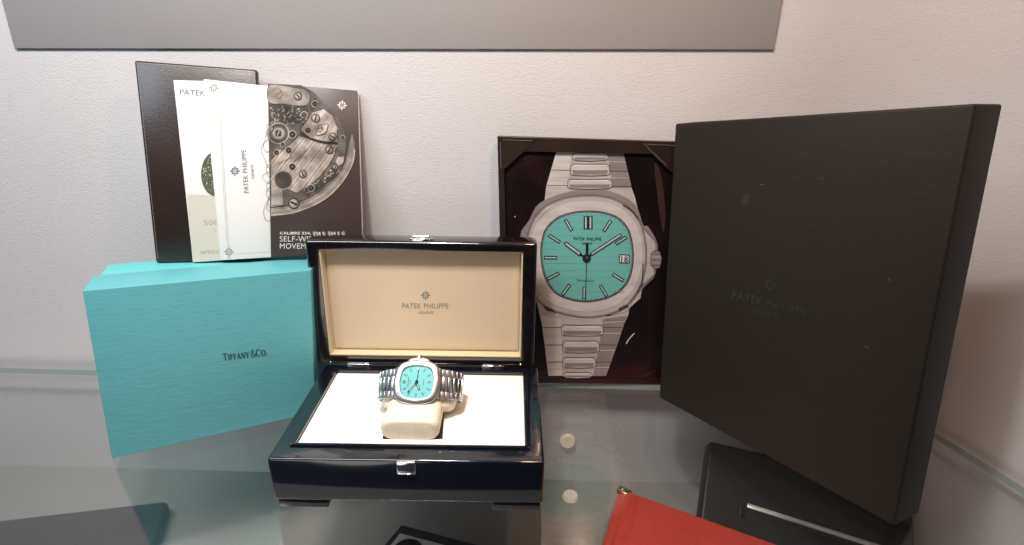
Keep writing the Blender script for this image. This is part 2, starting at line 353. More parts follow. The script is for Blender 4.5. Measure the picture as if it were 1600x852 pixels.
# leather folder
P, n = lean_plane(-.003)
lf = thing('leather_folder', 'tall dark brown leather folder with stitched edge leaning behind the white papers', 'folder', P)
slab('cover', [(243, 411.3), (415, 404.5), (401.5, 109), (209, 94)], P, n, .009, LEATHER, lf, .0022)
slab('page_block', [(247, 410), (409, 404), (398, 112), (213, 99)], P - n * .0092, n, .003, BLK, lf, .0006)
fm, nn = planemap(P, n, .0002)
F = Flat()
def stitches(F, p, q, n_, w, m, ly=1):
    for i in range(n_):
        a = i / n_; b = (i + .6) / n_
        F.line((p[0] + (q[0] - p[0]) * a, p[1] + (q[1] - p[1]) * a), (p[0] + (q[0] - p[0]) * b, p[1] + (q[1] - p[1]) * b), w, m, ly)
stitches(F, (216, 98.5), (397, 112.5), 60, 1.0, THREAD); stitches(F, (214.5, 99), (247, 406), 90, .6, THREAD); stitches(F, (397.5, 113), (400, 140), 9, .8, THREAD)
F.build('stitching', fm, lf, nn)
# white leaflet
P2, n2 = lean_plane(-.0012)
wl = thing('leaflet', 'white and beige watch leaflet with an ornate green gem picture, half covered by the envelope', 'leaflet', P2)
slab('sheet', [(301.6, 410), (352, 406.5), (330, 127), (271, 125.4)], P2, n2, .0012, PAPER, wl, .0001)
fm, nn = planemap(P2, n2, .00012)
F = Flat()
F.poly([(291.8, 304), (344, 306), (350, 405.5), (301.2, 408.8)], CREAMP, 1)
FT_ = Flat(); FT_.text('PATEK PHILIPPE', (281, 148.0), (377, 152.4), 8.6, GREYINK, 2); FT_.build('title', fm, wl, nn)
F.text('500', (318.5, 352.5), (342, 351.6), 8.6, PALEINK, 2); F.text('L', (335, 360.5), (338, 360.4), 4, PALEINK, 2)
F.text('watches', (312.6, 397.6), (365, 395.2), 8.4, PALEINK, 2)
GEM = [mat('gem_a', (.10, .105, .075), .4), mat('gem_b', (.30, .32, .20), .4), mat('gem_c', (.48, .48, .38), .4), mat('gem_d', (.05, .055, .04), .4)]
F.disc((337, 272), 22, GEM[0], 2, 30, 34)
random.seed(3)
for i in range(240):
    a = random.uniform(0, 6.28); r = math.sqrt(random.random()) * .95
    F.disc((337 + 21.5 * r * math.cos(a), 272 + 33 * r * math.sin(a)), random.uniform(.6, 1.5), random.choice(GEM), 3, 7)
F.pline([(337 + 22 * math.cos(t), 272 + 34 * math.sin(t)) for t in [i * .157 for i in range(40)]], 1.2, GEM[0], 4, True)
F.build('print', fm, wl, nn)
# white envelope with lily crosses
P3, n3 = lean_plane(.0016)
ev = thing('envelope', 'white card envelope with four-petal crosses and sideways grey lettering', 'envelope', P3)
slab('sleeve', [(345, 407.0), (434, 401.5), (428, 135.6), (318, 123.8)], P3, n3, .0028, PAPER2, ev, .0003)
fm, nn = planemap(P3, n3, .00012)
F = Flat()
F.pline([(343.5, 126.8), (346, 200), (352, 300), (359, 405.8)], 1.5, EMBP, 1); F.pline([(341, 126.5), (343.5, 200), (349.5, 300), (356.6, 405.9)], .6, PALEINK, 1)
F.line((352, 398), (430, 393.5), .7, EMBP, 1); F.line((345, 134), (425, 142), .6, EMBP, 1)
F.cross((334, 137.5), 8.6, PALEINK, 2, rot=.1); F.cross((357.6, 393.8), 8.6, PALEINK, 2, rot=.1)
F.cross((367.2, 267.5), 8.6, GREYINK, 2)
F.text('PATEK PHILIPPE', (388.8, 301.5), (384.2, 234.0), 7.6, GREYINK, 2)
F.text('GENEVE', (397.6, 279.5), (395.6, 257.0), 4.2, GREYINK, 2)
# script certificate line running up the right edge
scr = [(425, 344), (416, 345), (412, 332), (416, 318), (424, 308), (428, 304), (420, 312), (417, 326), (424, 330), (418, 316), (423, 303), (428, 306), (421, 312), (416, 300), (424, 292), (428, 296), (420, 300), (417, 288),
       (425, 280), (428, 284), (420, 287), (410, 276), (424, 268), (430, 272), (420, 276), (416, 262), (425, 256), (428, 262), (419, 262), (414, 250), (408, 234), (414, 222), (424, 217), (428, 226), (418, 238), (412, 230), (416, 212), (426, 206), (421, 213), (416, 206), (424, 200), (427, 204), (419, 203), (417, 196), (425, 190)]
F.pline(catmull(scr, 5, False), (lambda t: .55 + .45 * abs(math.sin(t * 47))), EMBK, 2)
F.build('print', fm, ev, nn)
# movement booklet
P4, n4 = lean_plane(.0056)
bk = thing('booklet', 'dark brown booklet with a watch movement picture leaning at the right of the papers', 'booklet', P4)
slab('cover', [(423.2, 402.6), (566, 394), (558, 141.7), (418.2, 130.6)], P4, n4, .0035, BRNP, bk, .0004)
slab('page_block', [(425, 401), (568.0, 393), (560.2, 143), (420.5, 132.5)], P4 - n4 * .0037, n4, .0030, PAPER, bk, .0003)
fm, nn = planemap(P4, n4, .00012)
def T4(x, y): return (400 + x * .3523, 110 + y * .3523)
class FT(Flat):
    pass
F = Flat()
g = lambda nm, v, a=1.0, b=.88, c=.77: mat(nm, (v * a * .55, v * b * .55, v * c * .55), .4, coat=.1, var=(75, (v * a * 1.45, v * b * 1.45, v * c * 1.45), (1, 1, 1), .33, .67))
L1, L2, L3, L4, DK, DK2 = g('mv_light', .42), g('mv_mid', .31), g('mv_tone', .22), g('mv_low', .12), g('mv_dark', .028), g('mv_shadow', .05)
def cl(pts): return [(max(x, 55 + (y - 60) * .012), y) for x, y in pts]
def P_(pts, m, ly, sm=True): F.poly([T4(*p) for p in (catmull(cl(pts), 5) if sm else cl(pts))], m, ly)
# rotor rim (big crescent) and base disc
cx, cy = 90, 350
def arc(r, a0, a1, n=40, rx=1.0): return [(cx + r * rx * math.cos(math.radians(a0 + (a1 - a0) * i / n)), cy + r * math.sin(math.radians(a0 + (a1 - a0) * i / n))) for i in range(n + 1)]
left = lambda y: 55 + (y - 60) * .018
def clipL(pts): return [(max(x, left(y)), y) for x, y in pts]
base = clipL([(56, 62), (120, 62), (200, 66), (262, 100), (300, 150), (352, 190), (385, 250), (400, 330), (385, 420), (330, 500), (260, 560), (180, 600), (66, 640)])
F.poly([T4(*p) for p in base], L4, 1)
rim = [(428, 285), (438, 330), (436, 395), (412, 455), (370, 515), (310, 570), (240, 610), (160, 638), (66, 648), (66, 612), (150, 600), (225, 572), (290, 530), (345, 480), (385, 425), (405, 370), (414, 330), (424, 286)]
F.poly([T4(*p) for p in rim], L3, 2)
F.pline([T4(*p) for p in catmull([(438, 350), (428, 415), (385, 492), (320, 560), (240, 606), (150, 634), (68, 643)], 5, False)], 1.4, L1, 3)
F.pline([T4(*p) for p in catmull([(420, 350), (410, 408), (368, 480), (305, 545), (228, 590), (150, 614), (68, 624)], 5, False)], 2.6, L2, 3)
F.pline([T4(*p) for p in catmull([(402, 372), (388, 420), (345, 482), (285, 535), (220, 572), (150, 598), (68, 608)], 5, False)], .8, DK, 4)
# main striped bridge
br = [(66, 395), (130, 345), (190, 290), (235, 300), (290, 320), (358, 325), (350, 370), (325, 420), (285, 470), (235, 515), (180, 545), (120, 520), (66, 545)]
F.poly([T4(*p) for p in br], L2, 2)
# stripes across the bridge, clipped by construction
def inside(x, y, P):
    c = False
    for i in range(len(P)):
        x1, y1 = P[i]; x2, y2 = P[i - 1]
        if (y1 > y) != (y2 > y) and x < (x2 - x1) * (y - y1) / (y2 - y1) + x1: c = not c
    return c
def stripes(P, d, gap, w, m, ly, step=4):
    dx, dy = d; nx, ny = -dy, dx
    for k in range(-60, 60):
        run = []
        for t in range(-600, 601, step):
            x, y = 230 + dx * t + nx * k * gap, 350 + dy * t + ny * k * gap
            if inside(x, y, P): run.append((x, y))
            elif run:
                if len(run) > 2: F.line(T4(*run[0]), T4(*run[-1]), w * .3523, m, ly)
                run = []
stripes(br, (.60, -.80), 44, 20, L1, 3); stripes(br, (.60, -.80), 44, 3, L4, 4)
F.pline([T4(*p) for p in br], .9, DK2, 5, True)
# upper right bridge
ub = [(196, 262), (232, 215), (250, 185), (300, 170), (340, 200), (360, 250), (362, 318), (300, 316), (240, 300)]
F.poly([T4(*p) for p in ub], L2, 3); stripes(ub, (.60, -.80), 44, 20, L1, 4); F.pline([T4(*p) for p in catmull([(196, 275), (240, 303), (300, 322), (362, 325)], 5, False)], 2.6, DK, 6)
F.pline([T4(*p) for p in ub], .9, DK2, 6, True)
# top bridge
tb = [(56, 70), (110, 66), (165, 76), (215, 84), (240, 110), (230, 150), (190, 158), (120, 150), (58, 142)]
F.poly([T4(*p) for p in catmull(tb, 4)], L2, 3); F.pline([T4(*p) for p in catmull(tb, 4)], .8, DK, 4, True)
F.pline([T4(*p) for p in catmull([(75, 90), (95, 78), (110, 95), (88, 112), (102, 126), (120, 105), (105, 88)], 5, False)], .8, L4, 5)
F.poly([T4(*p) for p in [(57, 150), (150, 160), (235, 158), (262, 120), (285, 150), (240, 190), (200, 232), (130, 240), (58, 230)]], DK2, 2)
# gear train texture
random.seed(9)
for i in range(130):
    x = random.uniform(62, 245); y = random.uniform(160, 240)
    F.disc(T4(x, y), random.uniform(.5, 1.7), random.choice([L1, L2, L3, DK, L4]), 4, 7)
for i in range(60):
    x = random.uniform(230, 370); t = (x - 230) / 140; y = 540 - 110 * t + random.uniform(-16, 16)
    F.disc(T4(x, y), random.uniform(.5, 1.9), random.choice([L1, L2, L3, DK, L4]), 5, 7)
F.poly([T4(*p) for p in catmull([(220, 525), (250, 505), (300, 470), (345, 425), (362, 440), (340, 480), (290, 520), (240, 545)], 4)], DK2, 4)
# round wheel at left
c0 = T4(100, 280)
F.disc(c0, 17.5, L4, 4); F.ring(c0, 16.2, 1.8, L1, 5); F.ring(c0, 12.5, 1.2, DK, 5); F.disc(c0, 9.5, L3, 5); F.ring(c0, 7.5, 1.2, L1, 6)
for k in range(44):
    a = k * 2 * math.pi / 44; F.line((c0[0] + 16 * math.cos(a), c0[1] + 16 * math.sin(a)), (c0[0] + 18.6 * math.cos(a), c0[1] + 18.6 * math.sin(a)), .8, L3, 6)
F.poly([(c0[0] - 4, c0[1] - 4.6), (c0[0] + 4.6, c0[1] - 3.6), (c0[0] + 4, c0[1] + 4.6), (c0[0] - 4.6, c0[1] + 3.6)], DK, 6); F.line((c0[0] - 2, c0[1] + 3), (c0[0] + 1.5, c0[1] - 3), 1.2, L1, 7)
c1 = T4(60, 290)
# screws and jewels
def screw(x, y, r, a, dark=False):
    c = T4(x, y); F.disc(c, r * 1.25, DK, 7); F.disc(c, r, L4 if dark else L3, 8); F.disc((c[0] - r * .15, c[1] - r * .2), r * .7, L3 if dark else L1, 9)
    F.line((c[0] - r * .8 * math.cos(a), c[1] - r * .8 * math.sin(a)), (c[0] + r * .8 * math.cos(a), c[1] + r * .8 * math.sin(a)), r * .42, DK, 10)
for q in [(187, 115, 5.2, .9), (265, 213, 5.6, 1.8), (340, 295, 5.2, .5), (326, 353, 5.2, 2.1), (208, 460, 5.0, 1.1), (168, 590, 7, .4), (352, 430, 3.6, 1.9), (70, 262, 3, .3)]: screw(*q)
def jewel(x, y, r):
    c = T4(x, y); F.disc(c, r * 1.25, L1, 7); F.disc(c, r, DK, 8); F.disc(c, r * .35, L4, 9)
for q in [(231, 267, 4.4), (162, 285, 5.2), (145, 355, 4.6), (92, 365, 4), (162, 428, 5.2), (214, 198, 4.4), (245, 522, 4.6), (262, 150, 4.5), (120, 330, 3.2), (385, 300, 3.4)]: jewel(*q)
# large dark ratchet circle
c2 = T4(122, 487); F.disc(c2, 15.2, L4, 6); F.ring(c2, 14.6, .9, L1, 7); F.disc(c2, 12.4, DK2, 7)
F.poly([T4(*p) for p in [(70, 525), (118, 528), (122, 600), (68, 606)]], L2, 6); F.line(T4(70, 600), T4(122, 598), .8, DK, 7)
F.poly([T4(*p) for p in [(362, 385), (392, 382), (386, 412), (366, 425), (354, 405)]], L1, 6)
# seal
sx, sy = T4(293, 264)
sl = [(sx + 9.6 * math.cos(t) * (1 - .10 * math.cos(4 * t)) * .98 - 2.5 * math.sin(t), sy + 8.8 * math.sin(t) * (1 - .10 * math.cos(4 * t)) - 3 * math.cos(t)) for t in [i * .2618 for i in range(24)]]
F.poly(sl, L1, 7); F.pline(sl, .9, DK, 8, True); F.text('CP', (sx - 5, sy + 4.6), (sx + 3.6, sy + .6), 6.5, DK, 9)
F.text('PRESIDENT', T4(172, 412), T4(228, 352), 2.9, DK, 8); F.text('GENEVE', T4(98, 418), T4(162, 388), 2.4, DK, 8)
F.cross(T4(382, 155), 8.6, mat('booklet_white', (.72, .68, .64), .5), 3, rot=.08)
WI = mat('booklet_text', (.62, .60, .58), .5)
F.text('CALIBRE 324, 324 S, 324 S C', (437.2, 366.3), (539, 366.3), 4.0, WI, 3, .03)
F.text('SELF-WINDING', (437.2, 377.6), (524, 377.6), 8.8, WI, 3); F.text('MOVEMENTS', (437.4, 388.8), (507, 388.8), 8.8, WI, 3)
F.build('print', fm, bk, nn)

# ================================================================== WATCH BOX
wx0, wx1 = -.2052, .0298; ex, ey, ez = V((1, 0, 0)), V((0, 1, 0)), V((0, 0, 1))
ZT = .0540; YB = .532; YF = .3765
wb = thing('watch_box', 'open black lacquered presentation box with cream lining holding the steel watch', 'box', V((-.0886, .46, 0)))
O = V((0, 0, 0))
def sbox(nm, x0, x1, y0, y1, z0, z1, m, par, bev=0, seg=3): return hexa(nm, fbox(O, ex, ey, ez, x0, x1, y0, y1, z0, z1), m, par, bev, seg)
# base: hollow carcass made of one mesh (ring of outer wall, top lip and floor of the recess)
def tray(nm, o, u, v, wv, X0, X1, Y0, Y1, Z0, Z1, ix, iy, zrec, m, par, bev):
    """box with a rectangular recess in its +w face; u,v,w unit axes"""
    P = lambda a, b, c: o + u * a + v * b + wv * c
    bm = bmesh.new()
    def ringv(x0, x1, y0, y1, z): return [bm.verts.new(P(*p)) for p in ((x0, y0, z), (x1, y0, z), (x1, y1, z), (x0, y1, z))]
    r = [ringv(X0, X1, Y0, Y1, Z0), ringv(X0, X1, Y0, Y1, Z1), ringv(X0 + ix[0], X1 - ix[1], Y0 + iy[0], Y1 - iy[1], Z1), ringv(X0 + ix[0], X1 - ix[1], Y0 + iy[0], Y1 - iy[1], zrec)]
    bm.faces.new(r[0][::-1])
    for a, b in zip(r[:-1], r[1:]):
        for i in range(4): bm.faces.new((a[i], a[(i + 1) % 4], b[(i + 1) % 4], b[i]))
    bm.faces.new(r[3])
    bmesh.ops.recalc_face_normals(bm, faces=bm.faces)
    es = [e for e in bm.edges if all(q in r[0] + r[1] for q in e.verts)]
    bmesh.ops.bevel(bm, geom=es, offset=bev, segments=4, affect='EDGES', profile=.5)
    me = fin(bm, nm); autosmooth(me, 40); return link(nm, me, m, par)
tray('base', O, ex, ey, ez, wx0, wx1, YF, YB, .0095, ZT, (.014, .0115), (.020, .012), ZT - .010, LACQ, wb, .0022)
# inner raised black rim round the pad
fL, fR = wx0 + .0140, wx1 - .0120; fF, fB = .3925, YB - .0125
def rimring(nm, x0, x1, y0, y1, z0, z1, w_, m, par):
    bm = bmesh.new()
    R1 = [bm.verts.new(p) for p in ((x0, y0, z0), (x1, y0, z0), (x1, y1, z0), (x0, y1, z0))]
    R2 = [bm.verts.new(p) for p in ((x0, y0, z1), (x1, y0, z1), (x1, y1, z1), (x0, y1, z1))]
    R3 = [bm.verts.new(p) for p in ((x0 + w_, y0 + w_, z1), (x1 - w_, y0 + w_, z1), (x1 - w_, y1 - w_, z1), (x0 + w_, y1 - w_, z1))]
    R4 = [bm.verts.new(p) for p in ((x0 + w_, y0 + w_, z0), (x1 - w_, y0 + w_, z0), (x1 - w_, y1 - w_, z0), (x0 + w_, y1 - w_, z0))]
    for a, b in ((R1, R2), (R2, R3), (R3, R4), (R4, R1)):
        for i in range(4): bm.faces.new((a[i], a[(i + 1) % 4], b[(i + 1) % 4], b[i]))
    bmesh.ops.recalc_face_normals(bm, faces=bm.faces)
    bmesh.ops.bevel(bm, geom=[e for e in bm.edges if all(q in R2 + R3 for q in e.verts)], offset=.0007, segments=3, affect='EDGES')
    me = fin(bm, nm); autosmooth(me, 40); return link(nm, me, m, par)
rimring('inner_rim', fL, fR, fF, fB, ZT - .0095, ZT + .0022, .0035, LACQ, wb)
pad = sbox('pad', fL + .0040, fR - .0040, fF + .0040, fB - .0040, ZT - .0094, ZT - .0008, PAD, wb, .001, 2)
# line of the closing step along the front
sbox('step_strip', wx0 + .006, wx1 - .006, .3819, .3835, ZT - .0042, ZT - .0036, CHROME, wb) if False else None
# feet
for x0, x1 in ((wx0 + .003, wx0 + .046), (wx1 - .044, wx1 - .002)):
    for y0, y1 in ((YF + .002, YF + .030), (YB - .03, YB - .008)):
        sbox('foot', x0, x1, y0, y1, 0.0002, .0105, LACQ, wb, .0006, 2)
# latch plate on the front
a = onpl(619.5, 722, (0, YF, 0), V((0, -1, 0))); b = onpl(650, 740, (0, YF, 0), V((0, -1, 0)))
lp = sbox('latch_plate', a.x, b.x, YF - .0017, YF + .0015, b.z, a.z + .001, CHROME, wb, .0008, 3)
sbox('latch_lip', a.x + .001, b.x - .001, YF - .0027, YF - .0013, b.z + .0008, b.z + .0018, CHROME, lp, .0003, 2)
# lid: opened upright, leaning back a little
LY, LA = .5285, .035
ln = V((0, -math.cos(LA), math.sin(LA))); lu = V((0, math.sin(LA), math.cos(LA))); LP = V((0, LY, ZT + .003))
c = [onpl(x, y, LP, ln) for x, y in ((497.5, 571.5), (836, 572), (838, 378.5), (473.5, 377))]
def loc(p): d = p - LP; return d.x, d.dot(lu)
X0 = (loc(c[0])[0] + loc(c[3])[0]) / 2; X1 = (loc(c[1])[0] + loc(c[2])[0]) / 2; Z0_ = (loc(c[0])[1] + loc(c[1])[1]) / 2; Z1_ = (loc(c[2])[1] + loc(c[3])[1]) / 2
c = [onpl(x, y, LP, ln) for x, y in ((515.5, 558.5), (813.4, 558.5), (819, 392.5), (495.4, 391))]
i0 = (loc(c[0])[0] + loc(c[3])[0]) / 2 - X0; i1 = X1 - (loc(c[1])[0] + loc(c[2])[0]) / 2; j0 = (loc(c[0])[1] + loc(c[1])[1]) / 2 - Z0_; j1 = Z1_ - (loc(c[2])[1] + loc(c[3])[1]) / 2
print('LID', X0, X1, Z0_, Z1_, i0, i1, j0, j1)
lid = tray('lid', LP - ln * 0, ex, lu, ln, X0, X1, Z0_, Z1_, -.027, 0, (i0, i1), (j0, j1), -.020, MACA, wb, .004)
lin = tray('lining', LP - ln * .0004, ex, lu, ln, X0 + i0 + .0002, X1 - i1 - .0002, Z0_ + j0 + .0002, Z1_ - j1 - .0002, -.0194, -.0012, (.0015, .0015), (.0015, .0015), -.0135, SILKE, lid, .0002)
q = LP - ln * .0136
P = lambda a_, b_, c_: LP + ex * a_ + lu * b_ + ln * c_
m_ = .0042
hexa('back_pad', [P(X0 + i0 + m_, Z0_ + j0 + m_, -.0118), P(X1 - i1 - m_, Z0_ + j0 + m_, -.0118), P(X1 - i1 - m_, Z1_ - j1 - m_, -.0118), P(X0 + i0 + m_, Z1_ - j1 - m_, -.0118),
                  P(X0 + i0 + .002, Z0_ + j0 + .002, -.0134), P(X1 - i1 - .002, Z0_ + j0 + .002, -.0134), P(X1 - i1 - .002, Z1_ - j1 - .002, -.0134), P(X0 + i0 + .002, Z1_ - j1 - .002, -.0134)], SILK, lin, .0012, 3)
fm, nn = planemap(P(0, 0, -.0117), ln, .00015)
F = Flat()
F.cross((665, 461.5), 8.2, LINEGREY, 1)
F.text('PATEK PHILIPPE', (628.4, 482.0), (700.6, 482.0), 8.2, LINEGREY, 1); F.text('GENEVE', (652.5, 490.6), (677, 490.6), 4.0, LINEGREY, 1)
F.build('lettering', fm, lin, nn)
# clasp on the lid's free edge
cx_ = onpl(658, 372, P(0, Z1_, -.010), V((0, -1, 0))).x
cl1 = hexa('clasp', fbox(P(cx_, Z1_, -.006), ex, -ln, lu, -.0085, .0085, -.004, .006, -.0006, .0022), CHROME, lid, .0006, 2)
hexa('clasp_tongue', fbox(P(cx_ + .001, Z1_, -.006), ex, -ln, lu, -.0125, .0125, .000, .0045, -.0006, .0012), CHROME, cl1, .0004, 2)
bm = bmesh.new(); bmesh.ops.create_cone(bm, cap_ends=True, segments=16, radius1=.0017, radius2=.0017, depth=.016, matrix=Matrix.Translation(P(cx_, Z1_ + .003, -.008)) @ Matrix.Rotation(math.pi / 2, 4, 'Y'))
me = fin(bm, 'b'); autosmooth(me); link('clasp_barrel', me, CHROME, cl1)
for sx_ in (X0 + .045, X1 - .045):
    hexa('hinge', fbox(V((sx_, LY, ZT + .002)), ex, ey, ez, -.012, .012, -.002, .006, -.0015, .0018), CHROME, wb, .0006, 2)
    bm = bmesh.new(); bmesh.ops.create_uvsphere(bm, u_segments=10, v_segments=6, radius=.0011, matrix=Matrix.Translation(V((sx_ - .03 * (1 if sx_ < -.1 else -1), LY - .002, ZT + .006)))); link('buffer_stud', fin(bm, 's'), CHROME, lid, smooth=True)

# ================================================================== CUSHION AND WATCH
EL = math.radians(44)
WN = V((0, -math.cos(EL), math.sin(EL))); WU = V((0, math.sin(EL), math.cos(EL))); WX = V((1, 0, 0))
WC = onz(651, 597, ZT + .040)       # centre of the dial
mm = .001
def WP(x, y, z): return WC + WX * (x * mm) + WU * (y * mm) + WN * (z * mm)
cu = thing('watch_cushion', 'cream padded cushion under the steel watch, set in the white pad', 'cushion', V((WC.x, WC.y, ZT - .0008)))
# slot in the pad
zs = ZT - .0006
sl4 = [onz(x, y, zs) for x, y in ((598, 686.5), (691.5, 686.5), (695, 625), (606, 625))]
hexa('slot', [p + V((0, 0, 0)) for p in sl4[:2]] + [p + V((0, 0, .0006)) for p in (sl4[1], sl4[0])] + [sl4[3], sl4[2], sl4[2] + V((0, 0, .0006)), sl4[3] + V((0, 0, .0006))], mat('slot_black', (.02, .017, .015), .5), cu)
def loft(name, rings, m, parent, cap=True, sub=0):
    bm = bmesh.new(); R_ = [[bm.verts.new(p) for p in r] for r in rings]
    for a, b in zip(R_[:-1], R_[1:]):
        for i in range(len(a)): bm.faces.new((a[i], a[(i + 1) % len(a)], b[(i + 1) % len(b)], b[i]))
    if cap: bm.faces.new(R_[0][::-1]); bm.faces.new(R_[-1])
    me = fin(bm, name); autosmooth(me, 50); return link(name, me, m, parent)
def sell(cx, cz, a, b, y, p=2.6, n=40):
    out = []
    for i in range(n):
        t = 2 * math.pi * i / n; c_, s_ = math.cos(t), math.sin(t)
        out.append(WP(cx + a * math.copysign(abs(c_) ** (2 / p), c_), y, cz + b * math.copysign(abs(s_) ** (2 / p), s_)))
    return out
ys = [(-22, .72), (-21.3, .84), (-19, .93), (-13, .99), (6, .99), (9, .95), (11, .88), (12, .75)]
loft('roll', [sell(0, -27, 35.5 * k, 18 * k, y) for y, k in ys], CUSH, cu)
# front block of the cushion
def blockring(t, k):
    # from under the watch down to the slot
    a = WP(0, -11, -27); fbot = onz(645, 691, ZT)
    b = V((WC.x - .003, fbot.y + .0035, ZT + .0095)); c0_ = a.lerp(b, t); ax = (b - a).normalized(); nz = ax.cross(WX); nz = -nz if nz.z < 0 else nz
    out = []; A_, B_ = (.0236 + .0028 * t) * k, (.0150 - .0035 * t) * k
    for i in range(36):
        th = 2 * math.pi * i / 36; c_, s_ = math.cos(th), math.sin(th)
        out.append(c0_ + WX * (A_ * math.copysign(abs(c_) ** (2 / 5), c_)) + nz * (B_ * math.copysign(abs(s_) ** (2 / 3.2), s_)))
    return out
loft('front_pad', [blockring(0, .9), blockring(.2, 1), blockring(.6, 1), blockring(.9, 1), blockring(.97, .965), blockring(1.0, .90), blockring(1.012, .78)], CUSH, cu)

wt = thing('wristwatch', 'steel wristwatch with turquoise dial wrapped round the cream cushion in the open box', 'watch', WC.copy())
def sup(a, b, p, y0=0, n=64, rot=0):
    out = []
    for i in range(n):
        t = 2 * math.pi * i / n; c_, s_ = math.cos(t), math.sin(t)
        out.append((a * math.copysign(abs(c_) ** (2 / p), c_), b * math.copysign(abs(s_) ** (2 / p), s_)))
    return out
def octo(r, n=64, q=.075):
    """rounded octagon outline"""
    out = []
    for i in range(n):
        t = 2 * math.pi * i / n; k = 1 + q * .35 * (math.cos(8 * t - math.pi) * -.5 - .5) ; sq = (abs(math.cos(t)) ** 2.9 + abs(math.sin(t)) ** 2.9) ** (-1 / 2.9)
        out.append((r * sq * k * math.cos(t), r * sq * k * math.sin(t)))
    return out
ringz = lambda pts, z: [WP(x, y, z) for x, y in pts]
# case body with ears at crown side (+y) and the other (-y)
def ears(r, ear):
    out = []
    for x, y in octo(r):
        if abs(x) < 11 and abs(y) > r * .8: y += math.copysign(ear * min(1, (11 - abs(x)) / 2.5), y)
        out.append((x, y))
    return out
loft('case', [ringz(ears(19.0, 1.5), -9), ringz(ears(21.3, 2.2), -7.5), ringz(ears(21.4, 2.4), -3.8), ringz(ears(20.2, 2.2), -2.8)], BRUSH, wt)
bz = loft('bezel', [ringz(octo(20.6), -3), ringz(octo(20.9), -1.4), ringz(octo(20.7), -.6), ringz(octo(20.0), -.1), ringz(octo(16.2), .55), ringz(octo(15.5), .35), ringz(octo(15.2), -.1), ringz(octo(15.2), -1.4)], BEZ, wt, cap=False)
dl = loft('dial', [ringz(octo(16.3), -1.6), ringz(octo(16.3), -1.0)], DIAL, wt)
dm = lambda x, y, ly: WP(x, y, -.98 + .07 * ly)
F = Flat(); NAVY = mat('index_dark', (.006, .010, .016), .7, spec=.2); LUM = mat('index_steel', (.55, .6, .6), .25, .6)
for k in range(12):
    if k == 3: continue            # date position
    a = math.radians(180 - 30 * k); r0, r1 = 10.2, 13.0
    # twelve o'clock points to the left
    sqk = (abs(math.cos(a)) ** 2.9 + abs(math.sin(a)) ** 2.9) ** (-1 / 2.9)
    for off in ((-.75, .75) if k == 0 else (0,)):
        nx, ny = -math.sin(a) * off, math.cos(a) * off
        F.line((r0 * sqk * math.cos(a) + nx, r0 * sqk * math.sin(a) + ny), (r1 * sqk * math.cos(a) + nx, r1 * sqk * math.sin(a) + ny), 1.3, NAVY, 1)
        F.line(((r0 + .3) * sqk * math.cos(a) + nx, (r0 + .3) * sqk * math.sin(a) + ny), ((r1 - .3) * sqk * math.cos(a) + nx, (r1 - .3) * sqk * math.sin(a) + ny), .4, LUM, 2)
for k in range(60):
    a = math.radians(6 * k); sqk = (abs(math.cos(a)) ** 2.9 + abs(math.sin(a)) ** 2.9) ** (-1 / 2.9)
    F.disc((14.1 * sqk * math.cos(a), 14.8 * sqk * math.sin(a)), .16, NAVY, 1, 6)
F.poly([(-1.2, 11.3), (1.2, 11.3), (1.2, 13.9), (-1.2, 13.9)], NAVY, 1); F.poly([(-.95, 11.55), (.95, 11.55), (.95, 13.65), (-.95, 13.65)], PAPER, 2)
# text runs bottom to top on the left of the dial (y is up here, so mirror the run)
vs, fs = textmesh('PATEK PHILIPPE'); x0 = min(v[0] for v in vs); x1 = max(v[0] for v in vs); sc_ = 9.0 / (x1 - x0)
F.add([(-7.2 - y * 1.3 / .72, -4.5 + (x - x0) * sc_) for x, y in vs], fs, NAVY, 1)
vs, fs = textmesh('GENEVE'); x0 = min(v[0] for v in vs); x1 = max(v[0] for v in vs); sc_ = 3.6 / (x1 - x0)
F.add([(-5.8 - y * .8 / .72, -1.8 + (x - x0) * sc_) for x, y in vs], fs, NAVY, 1)
vs, fs = textmesh('TIFFANY&CO'); x0 = min(v[0] for v in vs); x1 = max(v[0] for v in vs); sc_ = 5.6 / (x1 - x0)
F.add([(6.6 - y * .9 / .72, -2.8 + (x - x0) * sc_) for x, y in vs], fs, NAVY, 1)
F.build('markings', dm, dl, WN)
def hand(nm, ang, L, w0, m, ly, tail=2.0):
    F = Flat(); a = math.radians(ang); ca, sa = math.cos(a), math.sin(a); R_ = lambda u, v: (u * ca - v * sa, u * sa + v * ca)
    F.poly([R_(-tail, w0 * .35), R_(0, w0 * .5), R_(L * .85, w0 * .5), R_(L, w0 * .15), R_(L, -w0 * .15), R_(L * .85, -w0 * .5), R_(0, -w0 * .5), R_(-tail, -w0 * .35)], m, ly)
    if w0 > .8: F.line(R_(L * .2, 0), R_(L * .85, 0), w0 * .35, LUM, ly + .6)
    F.build(nm, dm, dl, WN)
hand('hour_hand', 292, 8.0, 1.9, NAVY, 4); hand('minute_hand', 232, 12.4, 1.6, NAVY, 6, 1.5); hand('seconds_hand', 86, 13.0, .5, NAVY, 8, 4)
F = Flat(); F.disc((0, 0), 1.4, NAVY, 9, 16); F.build('hand_hub', dm, dl, WN)
loft('crown', [[WP(2.9 * math.cos(t), 22 + k_, -5.2 + 2.9 * math.sin(t)) for t in [i * math.pi / 12 for i in range(24)]] for k_ in (0, .6, 3.4, 3.9)], STEEL, wt)
# bracelet links round an oval
ea, eb, ecz = 38.5, 21.5, -27
def ell(ph): return (ea * math.sin(ph), ecz + eb * math.cos(ph) - 0)
